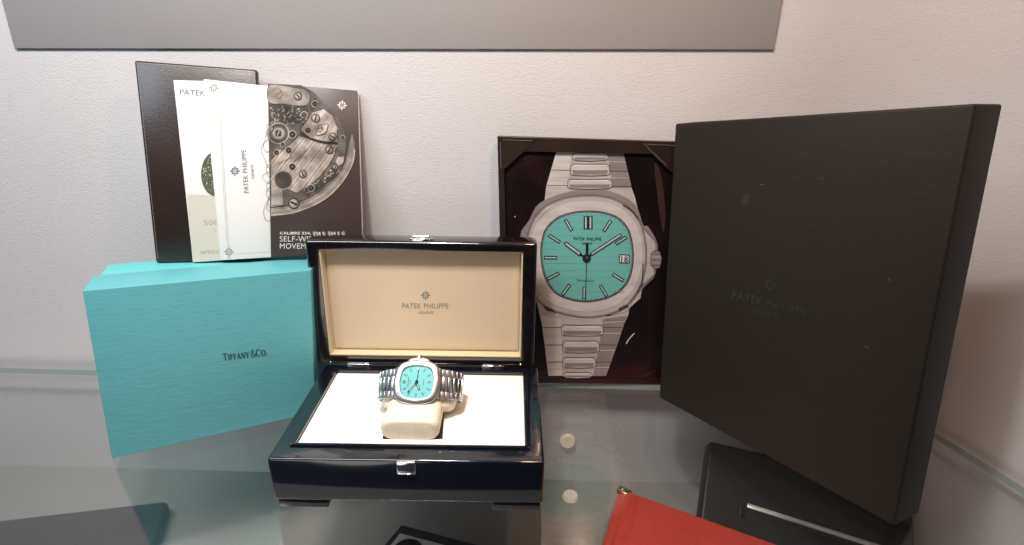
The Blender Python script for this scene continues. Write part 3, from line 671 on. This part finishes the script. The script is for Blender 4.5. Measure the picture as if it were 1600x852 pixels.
# arc-length table
tab = []; s_ = 0; prev = ell(0)
for i in range(1, 1441):
    ph = i * math.pi / 720; p = ell(ph); s_ += math.hypot(p[0] - prev[0], p[1] - prev[1]); tab.append((s_, ph)); prev = p
def at_s(s):
    for a_, ph in tab:
        if a_ >= s: return ph
    return tab[-1][1]
tot = tab[-1][0]
def linkbm(s0, s1, hw0, hw1, y0, y1, th, bev):
    bm = bmesh.new()
    a_, b_ = at_s(s0), at_s(s1)
    pa, pb = ell(a_), ell(b_); dx, dz = pb[0] - pa[0], pb[1] - pa[1]; L_ = math.hypot(dx, dz); nx, nz = -dz / L_, dx / L_
    if nx * pa[0] + nz * (pa[1] - ecz) < 0: nx, nz = -nx, -nz
    f_ = [WP(pa[0] + nx * th, y0, pa[1] + nz * th), WP(pb[0] + nx * th, y0, pb[1] + nz * th), WP(pb[0] + nx * th, y1, pb[1] + nz * th), WP(pa[0] + nx * th, y1, pa[1] + nz * th)]
    g_ = [WP(pa[0], y0, pa[1]), WP(pb[0], y0, pb[1]), WP(pb[0], y1, pb[1]), WP(pa[0], y1, pa[1])]
    addhexa(bm, f_ + g_, bev * mm, 2); me = fin(bm, 'link'); autosmooth(me, 50); return me
start = 20.3; pitch = 5.2; nlk = int((tot / 2 - start) / pitch)
for side in (1, -1):
    for k in range(nlk):
        s0 = start + k * pitch; s1 = s0 + pitch - .55
        if side < 0: s0, s1 = tot - s1, tot - s0
        hw = 13.6 - .16 * k
        sh = pitch * .5 * side
        for (y0, y1, mm_) in ((-hw, -7.1, BRUSH), (7.1, hw, BRUSH)):
            link('bracelet_link', linkbm(s0, s1, hw, hw, y0, y1, 2.5, .22), mm_, wt)
        c0s, c1s = s0 + sh * .8, s1 + sh * .8
        link('centre_link', linkbm(c0s, c1s, 0, 0, -6.8, 6.8, 2.6, .22), STEEL, wt)
# end links (the shoulders joining the case)
for side in (1, -1):
    loft('lug', [[WP(side * x, y, z) for x, y, z in r] for r in ([(14, -14.5, -7.5), (14, 14.5, -7.5), (14, 14.5, -3.0), (14, -14.5, -3.0)], [(20.0, -14.2, -8.2), (20.0, 14.2, -8.2), (20.0, 14.2, -4.2), (20.0, -14.2, -4.2)], [(22.0, -13.8, -9), (22.0, 13.8, -9), (22.0, 13.8, -6.0), (22.0, -13.8, -6.0)])], BRUSH, wt)

# ================================================================== PRESENTATION FOLDER WITH THE WATCH PHOTOGRAPH
PP = onz(900, 599, 0); LA2 = .045
pn = V((0, -math.cos(LA2), math.sin(LA2)))
PP.y = .5835
pf = thing('photo_folder', 'dark leather folder holding a large photograph of a turquoise dial watch, leaning on the wall', 'folder', V((PP.x, PP.y, 0)))
fc = [onpl(x, y, PP, pn) for x, y in ((786, 598.5), (1052, 602), (1080, 222), (777, 212.4))]
for p in fc[:2]:
    p.z = max(p.z, .0006)
hexa('cover', fc + [p - pn * .006 for p in fc], LEATHER, pf, .0012, 2)
fm, nn = planemap(PP, pn, .00014)
K = .5045
def T2_(x, y): return (750 + x * K, 190 + y * K)
def T3_(x, y): return (830 + x * .2348, 300 + y * .2348)
pc = lambda nm, c, r=.22: mat(nm, tuple(q * .86 for q in c), r, coat=.5, coatr=.08, var=(26, tuple(q * 1.12 for q in c), (1, 1, 5), .3, .7))
PBG = mat('photo_black', (.010, .006, .006), .2, coat=.5, coatr=.06, var=(11, (.045, .016, .012), (1, 1, .6), .52, .75))
S1, S2, S3, S4 = pc('photo_steel_light', (.62, .575, .55)), pc('photo_steel', (.50, .455, .43)), pc('photo_steel_mid', (.27, .235, .22)), pc('photo_steel_dark', (.08, .065, .06))
SW = pc('photo_steel_white', (.74, .71, .69)); PB = pc('photo_ink', (.015, .02, .022)); PD = mat('photo_dial', (.165, .49, .44), .22, coat=.5, coatr=.08); PLM = pc('photo_lume', (.50, .58, .56)); PBR = pc('photo_brown', (.05, .025, .02))
F = Flat()
F.poly([(787, 236.5), (1053, 242), (1040, 594), (795, 590)], PBG, 1)
def D(pts, m, ly, T=T2_, sm=0): F.poly([T(*p) for p in (catmull(pts, sm) if sm else pts)], m, ly)
def Lp(pts, w, m, ly, T=T2_, close=False): F.pline([T(*p) for p in pts], w, m, ly, close)
D([(540, 130), (562, 170), (575, 300), (566, 340), (552, 250)], PBR, 1.5, sm=3)
# bracelet top
D([(237, 92), (444, 97), (468, 200), (470, 207), (480, 235), (492, 285), (150, 320), (180, 290), (200, 245), (205, 200)], S2, 2)
D([(237, 92), (285, 93), (270, 205), (206, 200)], S1, 3); D([(396, 96), (444, 97), (468, 205), (408, 205)], S3, 3)
for y, x0, x1 in ((150, 220, 457), (197, 207, 469)): Lp([(x0, y), (x1, y + 4)], .9, S4, 4)
for y, x0, x1 in ((122, 228, 451), (172, 214, 463)): Lp([(x0, y), (x1, y + 3)], .8, S1, 4)
def rbox(x0, x1, y0, y1, ly):
    r = 8; p = [(x0 + r, y0), ((x0 + x1) / 2, y0 + 1), (x1 - r, y0), (x1, y0 + r * .7), (x1 + 1, y1 - r * .7), (x1 - r, y1), ((x0 + x1) / 2, y1 + 2), (x0 + r, y1), (x0 - 1, y1 - r * .7), (x0, y0 + r * .7)]
    D(p, S1, ly); D([(x0 + 3, (y0 + y1) / 2 + 2), (x1 - 3, (y0 + y1) / 2 + 2), (x1 - r, y1 - 2), (x0 + r, y1 - 2)], S3, ly + 1)
    D([(x0 + r, y0 + 3), (x1 - r, y0 + 3), (x1 - r - 4, y0 + 8), (x0 + r + 4, y0 + 8)], SW, ly + 1)
    Lp(p, .9, S4, ly + 2, close=True)
for q in ((287, 395, 97, 120), (281, 400, 131, 166), (272, 407, 178, 207)): rbox(*q, 5)
# ears and crown
D([(188, 250), (150, 310), (128, 340), (125, 380), (120, 430), (128, 480), (150, 520), (200, 580), (300, 600), (450, 575), (505, 515), (540, 478), (547, 430), (548, 375), (520, 325), (505, 320), (478, 255), (400, 215), (300, 212)], S3, 4, sm=4)
D([(505, 330), (543, 372), (545, 405), (536, 440), (540, 472), (515, 500), (500, 500), (515, 420)], S2, 5)
Lp([(505, 330), (543, 372), (545, 405)], 1.0, S4, 6); Lp([(536, 440), (540, 472), (500, 512)], .9, S4, 6)
D([(528, 408), (540, 398), (556, 402), (562, 425), (556, 452), (540, 456), (528, 444)], S3, 6); Lp([(528, 408), (540, 398), (556, 402), (562, 425), (556, 452), (540, 456), (528, 444)], .8, S4, 7, close=True)
for y in (410, 419, 428, 437, 446): Lp([(531, y), (560, y)], .7, S1 if y % 2 else S4, 7)
# bezel
bzp = [(152, 335), (190, 272), (250, 240), (330, 228), (405, 236), (462, 268), (500, 322), (515, 400), (508, 475), (485, 530), (440, 580), (355, 606), (275, 600), (200, 572), (160, 520), (140, 430)]
Lp(catmull(bzp, 6), 1.6, S4, 6.5, close=True); D(bzp, S3, 7, sm=6); D([(330 + (x - 330) * .975, 417 + (y - 417) * .975) for x, y in bzp], S2, 8, sm=6)
bz2 = [(165, 340), (200, 290), (262, 255), (330, 246), (400, 253), (455, 284), (488, 335), (500, 402), (492, 468), (468, 522), (420, 566), (350, 586), (275, 580), (212, 553), (172, 505), (156, 430)]
Lp(catmull(bz2, 6), .9, S3, 8.5, close=True); D(bz2, S1, 9, sm=6); Lp(catmull(bz2, 5), .7, SW, 10, close=True)
Lp([(215, 262), (195, 280), (170, 305)], 1.4, SW, 11); Lp([(442, 258), (470, 275), (490, 300)], 2.2, S4, 11); Lp([(505, 440), (500, 500), (485, 530)], 1.6, S4, 11)
D([(428, 577), (452, 565), (462, 572), (430, 590)], S4, 11); D([(195, 568), (225, 580), (235, 592), (205, 582)], S4, 11); D([(400, 598), (425, 590), (470, 560), (500, 520), (496, 545), (450, 588)], S2, 11)
# bottom bracelet
D([(172, 540), (205, 585), (300, 606), (400, 602), (462, 580), (458, 600), (440, 640), (425, 690), (405, 745), (390, 787), (212, 787), (205, 720), (195, 640), (185, 600)], S2, 6)
D([(188, 600), (250, 612), (255, 785), (212, 787), (200, 690)], S1, 7); D([(380, 612), (455, 600), (425, 690), (390, 787), (350, 787), (370, 690)], S3, 7)
Lp([(190, 612), (300, 628), (450, 618)], 1.0, S1, 8)
for y, x0, x1 in ((637, 192, 441), (691, 200, 425), (744, 206, 408)): Lp([(x0, y), (x1, y)], 1.0, S4, 8)
for y, x0, x1 in ((655, 194, 436), (708, 203, 418), (760, 208, 400)): Lp([(x0, y), (x1, y)], .8, SW, 8)
for q in ((252, 380, 629, 661), (257, 368, 678, 713), (256, 357, 729, 760), (258, 346, 775, 792)): rbox(*q, 9)
# dial
dp = [(95, 240), (170, 168), (270, 132), (375, 122), (485, 132), (580, 168), (645, 240), (672, 330), (680, 440), (660, 560), (605, 645), (530, 695), (440, 722), (350, 730), (250, 714), (160, 672), (98, 590), (70, 500), (60, 400), (70, 310)]
D(dp, PB, 12, T3_, 4); D([(368 + (x - 368) * .982, 426 + (y - 426) * .982) for x, y in dp], S3, 13, T3_, 4); D([(368 + (x - 368) * .967, 426 + (y - 426) * .967) for x, y in dp], PB, 14, T3_, 4); D([(368 + (x - 368) * .957, 426 + (y - 426) * .957) for x, y in dp], PD, 15, T3_, 4)
DL = pc('photo_dial_line', (.145, .45, .405))
for i in range(11):
    y = 195 + i * 46; hwid = math.sqrt(max(0, 1 - ((y - 426) / 330) ** 4)) * 285
    F.line(T3_(368 - hwid, y), T3_(368 + hwid, y + 4), .7, DL, 16)
def baton(x0, y0, x1, y1, w=20):
    F.line(T3_(x0, y0), T3_(x1, y1), (w + 3) * .2348, PB, 17); L_ = math.hypot(x1 - x0, y1 - y0); ux, uy = (x1 - x0) / L_, (y1 - y0) / L_
    F.line(T3_(x0 + ux * 5, y0 + uy * 5), T3_(x1 - ux * 5, y1 - uy * 5), w * .2348 * .45, PLM, 18)
for b_ in [(362, 158, 362, 246, 26), (392, 158, 392, 246, 26), (225, 180, 270, 256, 20), (528, 186, 480, 260, 20), (116, 284, 190, 332), (632, 296, 560, 342), (85, 433, 172, 434), (106, 578, 184, 535), (540, 542, 612, 588), (206, 680, 256, 612), (458, 618, 500, 688), (352, 625, 350, 708)]: baton(*b_)
for k in range(60):
    a = math.radians(6 * k); r_ = (abs(math.cos(a)) ** 3.2 + abs(math.sin(a)) ** 3.2) ** (-1 / 3.2)
    F.disc(T3_(368 + 284 * r_ * math.cos(a), 430 + 278 * r_ * math.sin(a)), .55, PB, 17, 7)
F.text('PATEK PHILIPPE', T3_(280, 318), T3_(464, 322), 5.0, PB, 17, .01); F.text('GENEVE', T3_(335, 346), T3_(404, 347), 3.2, PB, 17, .01)
serif(F, 'Tiffany&Co.', T3_(300, 592), T3_(418, 594), 3.6, PB, 17)
# date window
F.poly([T3_(*p) for p in ((582, 412), (652, 414), (652, 472), (582, 470))], PB, 17); F.poly([T3_(*p) for p in ((588, 418), (646, 420), (646, 466), (588, 464))], SW, 18)
F.text('18', T3_(596, 462), T3_(640, 463), 9.0, PB, 19, .015)
# hands
def hnd(x0, y0, x1, y1, w):
    F.line(T3_(x0, y0), T3_(x1, y1), w * .2348, PB, 20); F.disc(T3_(x1, y1), w * .2348 / 2, PB, 20, 14); F.disc(T3_(x0, y0), w * .2348 / 2, PB, 20, 14)
    F.line(T3_(x0, y0), T3_(x1, y1), w * .2348 * .5, PLM, 21); F.disc(T3_(x1, y1), w * .2348 / 4, PLM, 21, 12)
hnd(320, 408, 230, 340, 26); hnd(400, 408, 590, 284, 22)
F.line(T3_(368, 440), T3_(320, 408), 2.6, PB, 20); F.line(T3_(368, 440), T3_(400, 408), 2.6, PB, 20)
F.line(T3_(370, 335), T3_(368, 430), 4.0, PB, 22); F.line(T3_(366, 440), T3_(358, 728), .9, PB, 22, .6); F.disc(T3_(366, 436), 6.4, PB, 23); F.disc(T3_(368, 432), 2.6, S4, 24)
# bright streaks of the print's dark ground
F.pline([T2_(*p) for p in catmull([(478, 655), (462, 672), (452, 688)], 4, False)], 1.6, SW, 5); F.line(T2_(545, 770), T2_(500, 790), .7, S4, 5)
F.disc(T2_(108, 294), .9, SW, 5, 8)
F.build('photo_print', fm, pf, nn)
# leather corner holders and the bevelled mount
n_ = pn
def cornertab(px):
    f_ = [onpl(x, y, PP, pn) + pn * .0040 for x, y in px]; b_ = [p - pn * .0012 for p in f_]
    bm = bmesh.new(); a_ = [bm.verts.new(p) for p in f_]; c_ = [bm.verts.new(p) for p in b_]
    bm.faces.new(a_); bm.faces.new(c_[::-1])
    for i in range(len(a_)): bm.faces.new((a_[i], a_[(i + 1) % len(a_)], c_[(i + 1) % len(a_)], c_[i]))
    return link('corner_holder', fin(bm, 'c'), LEATHER, pf)
c1_ = cornertab([(778, 214), (838, 216), (818, 236.5), (790, 262), (779, 270)])
c2_ = cornertab([(1002, 221), (1076, 223), (1074, 290), (1040, 262), (1020, 243)])
fr_ = [((779, 213.5), (1076, 222.5), (1075, 241), (779, 235.5)), ((779, 236), (787, 236.5), (795, 590), (786, 597))]
bm = bmesh.new()
for px in fr_:
    f_ = [onpl(x, y, PP, pn) + pn * .0034 for x, y in px]; b_ = [p - pn * .0032 for p in f_]
    a_ = [bm.verts.new(p) for p in f_]; q_ = [bm.verts.new(p) for p in b_]; bm.faces.new(a_)
    for i in range(4): bm.faces.new((a_[i], a_[(i + 1) % 4], q_[(i + 1) % 4], q_[i]))
link('border', fin(bm, 'b'), LEATHER, pf)
fm2 = lambda x, y, ly: onpl(x, y, PP, pn) + pn * .0043
F = Flat(); stitches(F, (786, 218), (832, 219.5), 16, .6, THREAD); stitches(F, (782, 222), (783, 262), 14, .6, THREAD); F.build('stitching', fm2, c1_, pn)
F = Flat(); stitches(F, (1008, 225), (1060, 227), 18, .6, THREAD); stitches(F, (1004, 224), (1040, 258), 16, .6, THREAD); F.build('stitching', fm2, c2_, pn)

# ================================================================== LARGE CHARCOAL BOX
A = onz(1029.7, 621.5); B0 = onz(1397, 823); e = (B0 - A).normalized(); nb = V((-e.y, e.x, 0)); nb = nb if nb.y > 0 else -nb
lean = .02; npl = (nb * math.cos(lean) - V((0, 0, 1)) * math.sin(lean)).normalized()
T1 = onpl(1055, 193.6, A, npl); T2 = onpl(1525.5, 162, A, npl)
db = thing('carton', 'large charcoal cloth covered box with embossed lettering standing turned at the right', 'box', A)
Bk = onz(1436.5, 801); dpt = (Bk - B0).dot(nb); dpt = .036
F8 = [A, B0, T2, T1]
Tb = onpl(1567.5, 162.5, T2 + nb * dpt, npl); Bb = V((Bk.x, Bk.y, 0)); Bb = B0 + nb * dpt + e * max(0, (Bk - B0).dot(e))
B8 = [A + nb * dpt, Bb, Tb, T1 + nb * dpt]
hexa('lid', F8 + B8, DARKBOX, db, .0019)
fr = [A + e * .003 + up * .003, B0 - e * .003 + up * .003, T2 - e * .003 - up * .003, T1 + e * .003 - up * .003]
kb = [B8[0] + e * .003 + up * .003, B8[1] - e * .004 + up * .003, B8[2] - e * .004 - up * .003, B8[3] + e * .003 - up * .003]
hexa('base', [p - nb * .002 for p in kb] + [p + nb * .004 for p in kb], DARKBOX, db, .0008)
fm, nn = planemap(A, npl, .0003)
F = Flat()
sk = (-.06, -1.0)
F.cross((1203, 445.5), 11, DARKBOX2, .3, ax=(1, .26), ay=(-.06, 1))
F.text('PATEK PHILIPPE', (1144, 466.5), (1260, 495.0), 13.5, DARKBOX2, .3, up=(.06, -1)); F.text('GENEVE', (1177, 488.5), (1218, 499.0), 7.0, DARKBOX2, .3, up=(.06, -1))
F.build('embossed_lettering', fm, db, nn, thick=.0003)
SCUF = mat('scuff', (.10, .095, .088), .6)
F = Flat(); F.disc((1165, 312), 5, mat('scuff_soft', (.025, .020, .0145), .5), .4, 14, 11, .25); F.build('scuff', fm, db, nn)
for p, q in (((1188, 289), (1193, 288)), ((1389, 435), (1391, 439)), ((1352, 542), (1357, 544)), ((1284, 278), (1286, 279)), ((1170, 365), (1171, 366))):
    F = Flat(); F.line(p, q, 1.0, SCUF, .5); F.build('scuff', fm, db, nn)

# ================================================================== THINGS ON THE BOARD UNDER THE GLASS
ZL = -.17
def lying(name, label, cat, px, ztop, m, bev=.004, th=None):
    f_ = [onz(x, y, ztop) for x, y in px]; c_ = sum(f_, V((0, 0, 0))) / 4
    r = thing(name, label, cat, V((c_.x, c_.y, ZL)))
    zb = ZL + .0003 if th is None else ztop - th
    b_ = [V((p.x, p.y, zb)) for p in f_]
    return r, f_, b_
# teal wallet, lower left
r, f_, b_ = lying('teal_wallet', 'dark teal leather wallet seen through the glass below the turquoise box', 'wallet', [(-60, 935), (228, 900), (263, 781), (-60, 818)], ZL + .020, TEAL)
hexa('cover', b_[0:2] + [f_[1], f_[0]] + [b_[3], b_[2], f_[2], f_[3]], TEAL, r, .006, 4)
c_ = sum(f_, V((0, 0, 0))) / 4
fl = [c_ + (p - c_) * .93 + V((0, 0, .0004)) for p in f_]
bm = bmesh.new()
for a_, b2 in zip(fl, fl[1:] + fl[:1]):
    for k in range(40):
        p = a_.lerp(b2, k / 40); q_ = a_.lerp(b2, (k + .6) / 40); d = (q_ - p).normalized().cross(up) * .0004
        bm.faces.new([bm.verts.new(v) for v in (p - d, q_ - d, q_ + d, p + d)])
link('stitching', fin(bm, 's'), mat('teal_thread', (.05, .075, .08), .8), r)
# black tray with round cups
r, f_, b_ = lying('coin_tray', 'black tray with grey lining and round cups under the glass below the watch box', 'tray', [(540, 925), (900, 1010), (880, 886), (627, 820)], ZL + .022, BLK)
hexa('case', b_[0:2] + [f_[1], f_[0]] + [b_[3], b_[2], f_[2], f_[3]], BLK, r, .001, 2)
u_ = (f_[2] - f_[3]); v_ = (f_[0] - f_[3]); Q = lambda a, b, z=.0: f_[3] + u_ * a + v_ * b + V((0, 0, z))
bm = bmesh.new(); bm.faces.new([bm.verts.new(Q(*p, .0008)) for p in ((.035, .13), (.95, .13), (.95, .95), (.035, .95))]); link('lining', fin(bm, 'l'), GREYT, r)
for a_ in (.15, .38, .61, .84):
    for b2 in (.34, .76):
        cc = Q(a_, b2, .0012); rr = u_.length * .088; bm = bmesh.new(); vs_ = [bm.verts.new(cc + V((rr * math.cos(t), rr * math.sin(t), 0))) for t in [i * math.pi / 18 for i in range(36)]]
        v2 = [bm.verts.new(cc + V((rr * .93 * math.cos(t), rr * .93 * math.sin(t), .0012))) for t in [i * math.pi / 18 for i in range(36)]]
        for i in range(36): bm.faces.new((vs_[i], vs_[(i + 1) % 36], v2[(i + 1) % 36], v2[i]))
        bm.faces.new(v2); link('cup', fin(bm, 'c'), HOLE, r)
# red wallet
r, f_, b_ = lying('red_wallet', 'red leather wallet with a brass corner seen through the glass at the bottom', 'wallet', [(905, 960), (1350, 1040), (1285, 872), (966, 759)], ZL + .075, RED, th=.026)
hexa('body', b_[0:2] + [f_[1], f_[0]] + [b_[3], b_[2], f_[2], f_[3]], RED, r, .010, 6)
cR = sum(f_, V((0, 0, 0))) / 4
fl = [cR + (p - cR) * .90 for p in f_]
hexa('flap', [p - V((0, 0, .003)) for p in fl[0:2]] + [p + V((0, 0, .0045)) for p in (fl[1], fl[0])] + [p - V((0, 0, .003)) for p in (fl[3], fl[2])] + [p + V((0, 0, .0045)) for p in (fl[2], fl[3])], RED, r, .0040, 5)
cc = onz(974, 768, ZL + .0765)
cb = hexa('metal_corner', fbox(cc, V((.8, -.6, 0)), V((.6, .8, 0)), up, -.008, .008, -.002, .007, -.006, .0008), BRASS, r, .001, 2)
bm = bmesh.new(); bmesh.ops.create_uvsphere(bm, u_segments=12, v_segments=8, radius=.0022, matrix=Matrix.Translation(cc + V((-.001, .001, .0015)))); link('rivet', fin(bm, 'r'), BRASS, cb, smooth=True)
c_ = sum(f_, V((0, 0, 0))) / 4
# supports so that it rests: tilted block beneath
hexa('stand', [V((p.x, p.y, ZL + .0003)) for p in (c_ + (f_[0] - c_) * .8, c_ + (f_[1] - c_) * .8)] + [V((p.x, p.y, ZL + .049)) for p in (c_ + (f_[1] - c_) * .8, c_ + (f_[0] - c_) * .8)] +
     [V((p.x, p.y, ZL + .0003)) for p in (c_ + (f_[3] - c_) * .8, c_ + (f_[2] - c_) * .8)] + [V((p.x, p.y, ZL + .049)) for p in (c_ + (f_[2] - c_) * .8, c_ + (f_[3] - c_) * .8)], BLK, r)
# dark case with a silver bar, leaning up behind the red wallet
P = onz(1240, 800, -.10); dn = V((.10, -.55, .80)).normalized()
qd = [onpl(x, y, P, dn) for x, y in ((1084, 900), (1440, 1010), (1425, 762), (1110, 689))]
r = thing('dark_case', 'black leather case with a silver bar seen through the glass under the charcoal box', 'case', V((P.x, P.y, ZL)))
hexa('cover', qd + [p - dn * .018 for p in qd], BLK, r, .003, 3)
bars = [onpl(x, y, P, dn) + dn * .0010 for x, y in ((1166, 793), (1420, 874), (1420, 866), (1168, 786.5))]
bars2 = [onpl(x, y, P, dn) + dn * .0010 for x, y in ((1155, 808), (1167, 812), (1167, 788), (1156, 786))]
hexa('silver_bar', bars + [p - dn * .002 for p in bars], mat('satin_silver', (.75, .70, .66), .4, .6), r, .0003, 1)
hexa('bar_end', bars2 + [p - dn * .002 for p in bars2], mat('dark_metal', (.05, .045, .045), .3, .8), r, .0005, 2)
lw_ = [onpl(x, y, P, dn) + dn * .0006 for x, y in ((1150, 905), (1425, 980), (1425, 880), (1166, 800))]
hexa('pocket', lw_ + [p - dn * .001 for p in lw_], HOLE, r, .0003, 1)
# two warm glints in the glass, put in as small glowing discs beneath it
for (px, py) in ((887, 690), (891, 775)):
    yy = WL[1] + (WR[1] - WL[1]) * .76 - .004
    cc = onpl(px, py, V((0, yy, 0)), V((0, -1, 0))) if py < 700 else onz(px, py, ZL + .003)
    bm = bmesh.new(); bmesh.ops.create_cone(bm, cap_ends=True, segments=28, radius1=.0105, radius2=.009, depth=.005, matrix=Matrix.Translation(cc) @ Matrix.Rotation(math.pi / 2 if py < 700 else 0, 4, 'X'))
    o = link('puck_light', fin(bm, 'p'), mat('puck_glow', (.62, .52, .40), .6, emit=.34), None, origin=cc)
    o['label'] = ('upper' if py < 700 else 'lower') + ' one of two round lights glowing under the glass right of the watch box'; o['category'] = 'light'; o['group'] = 'small lights under the glass shelf'
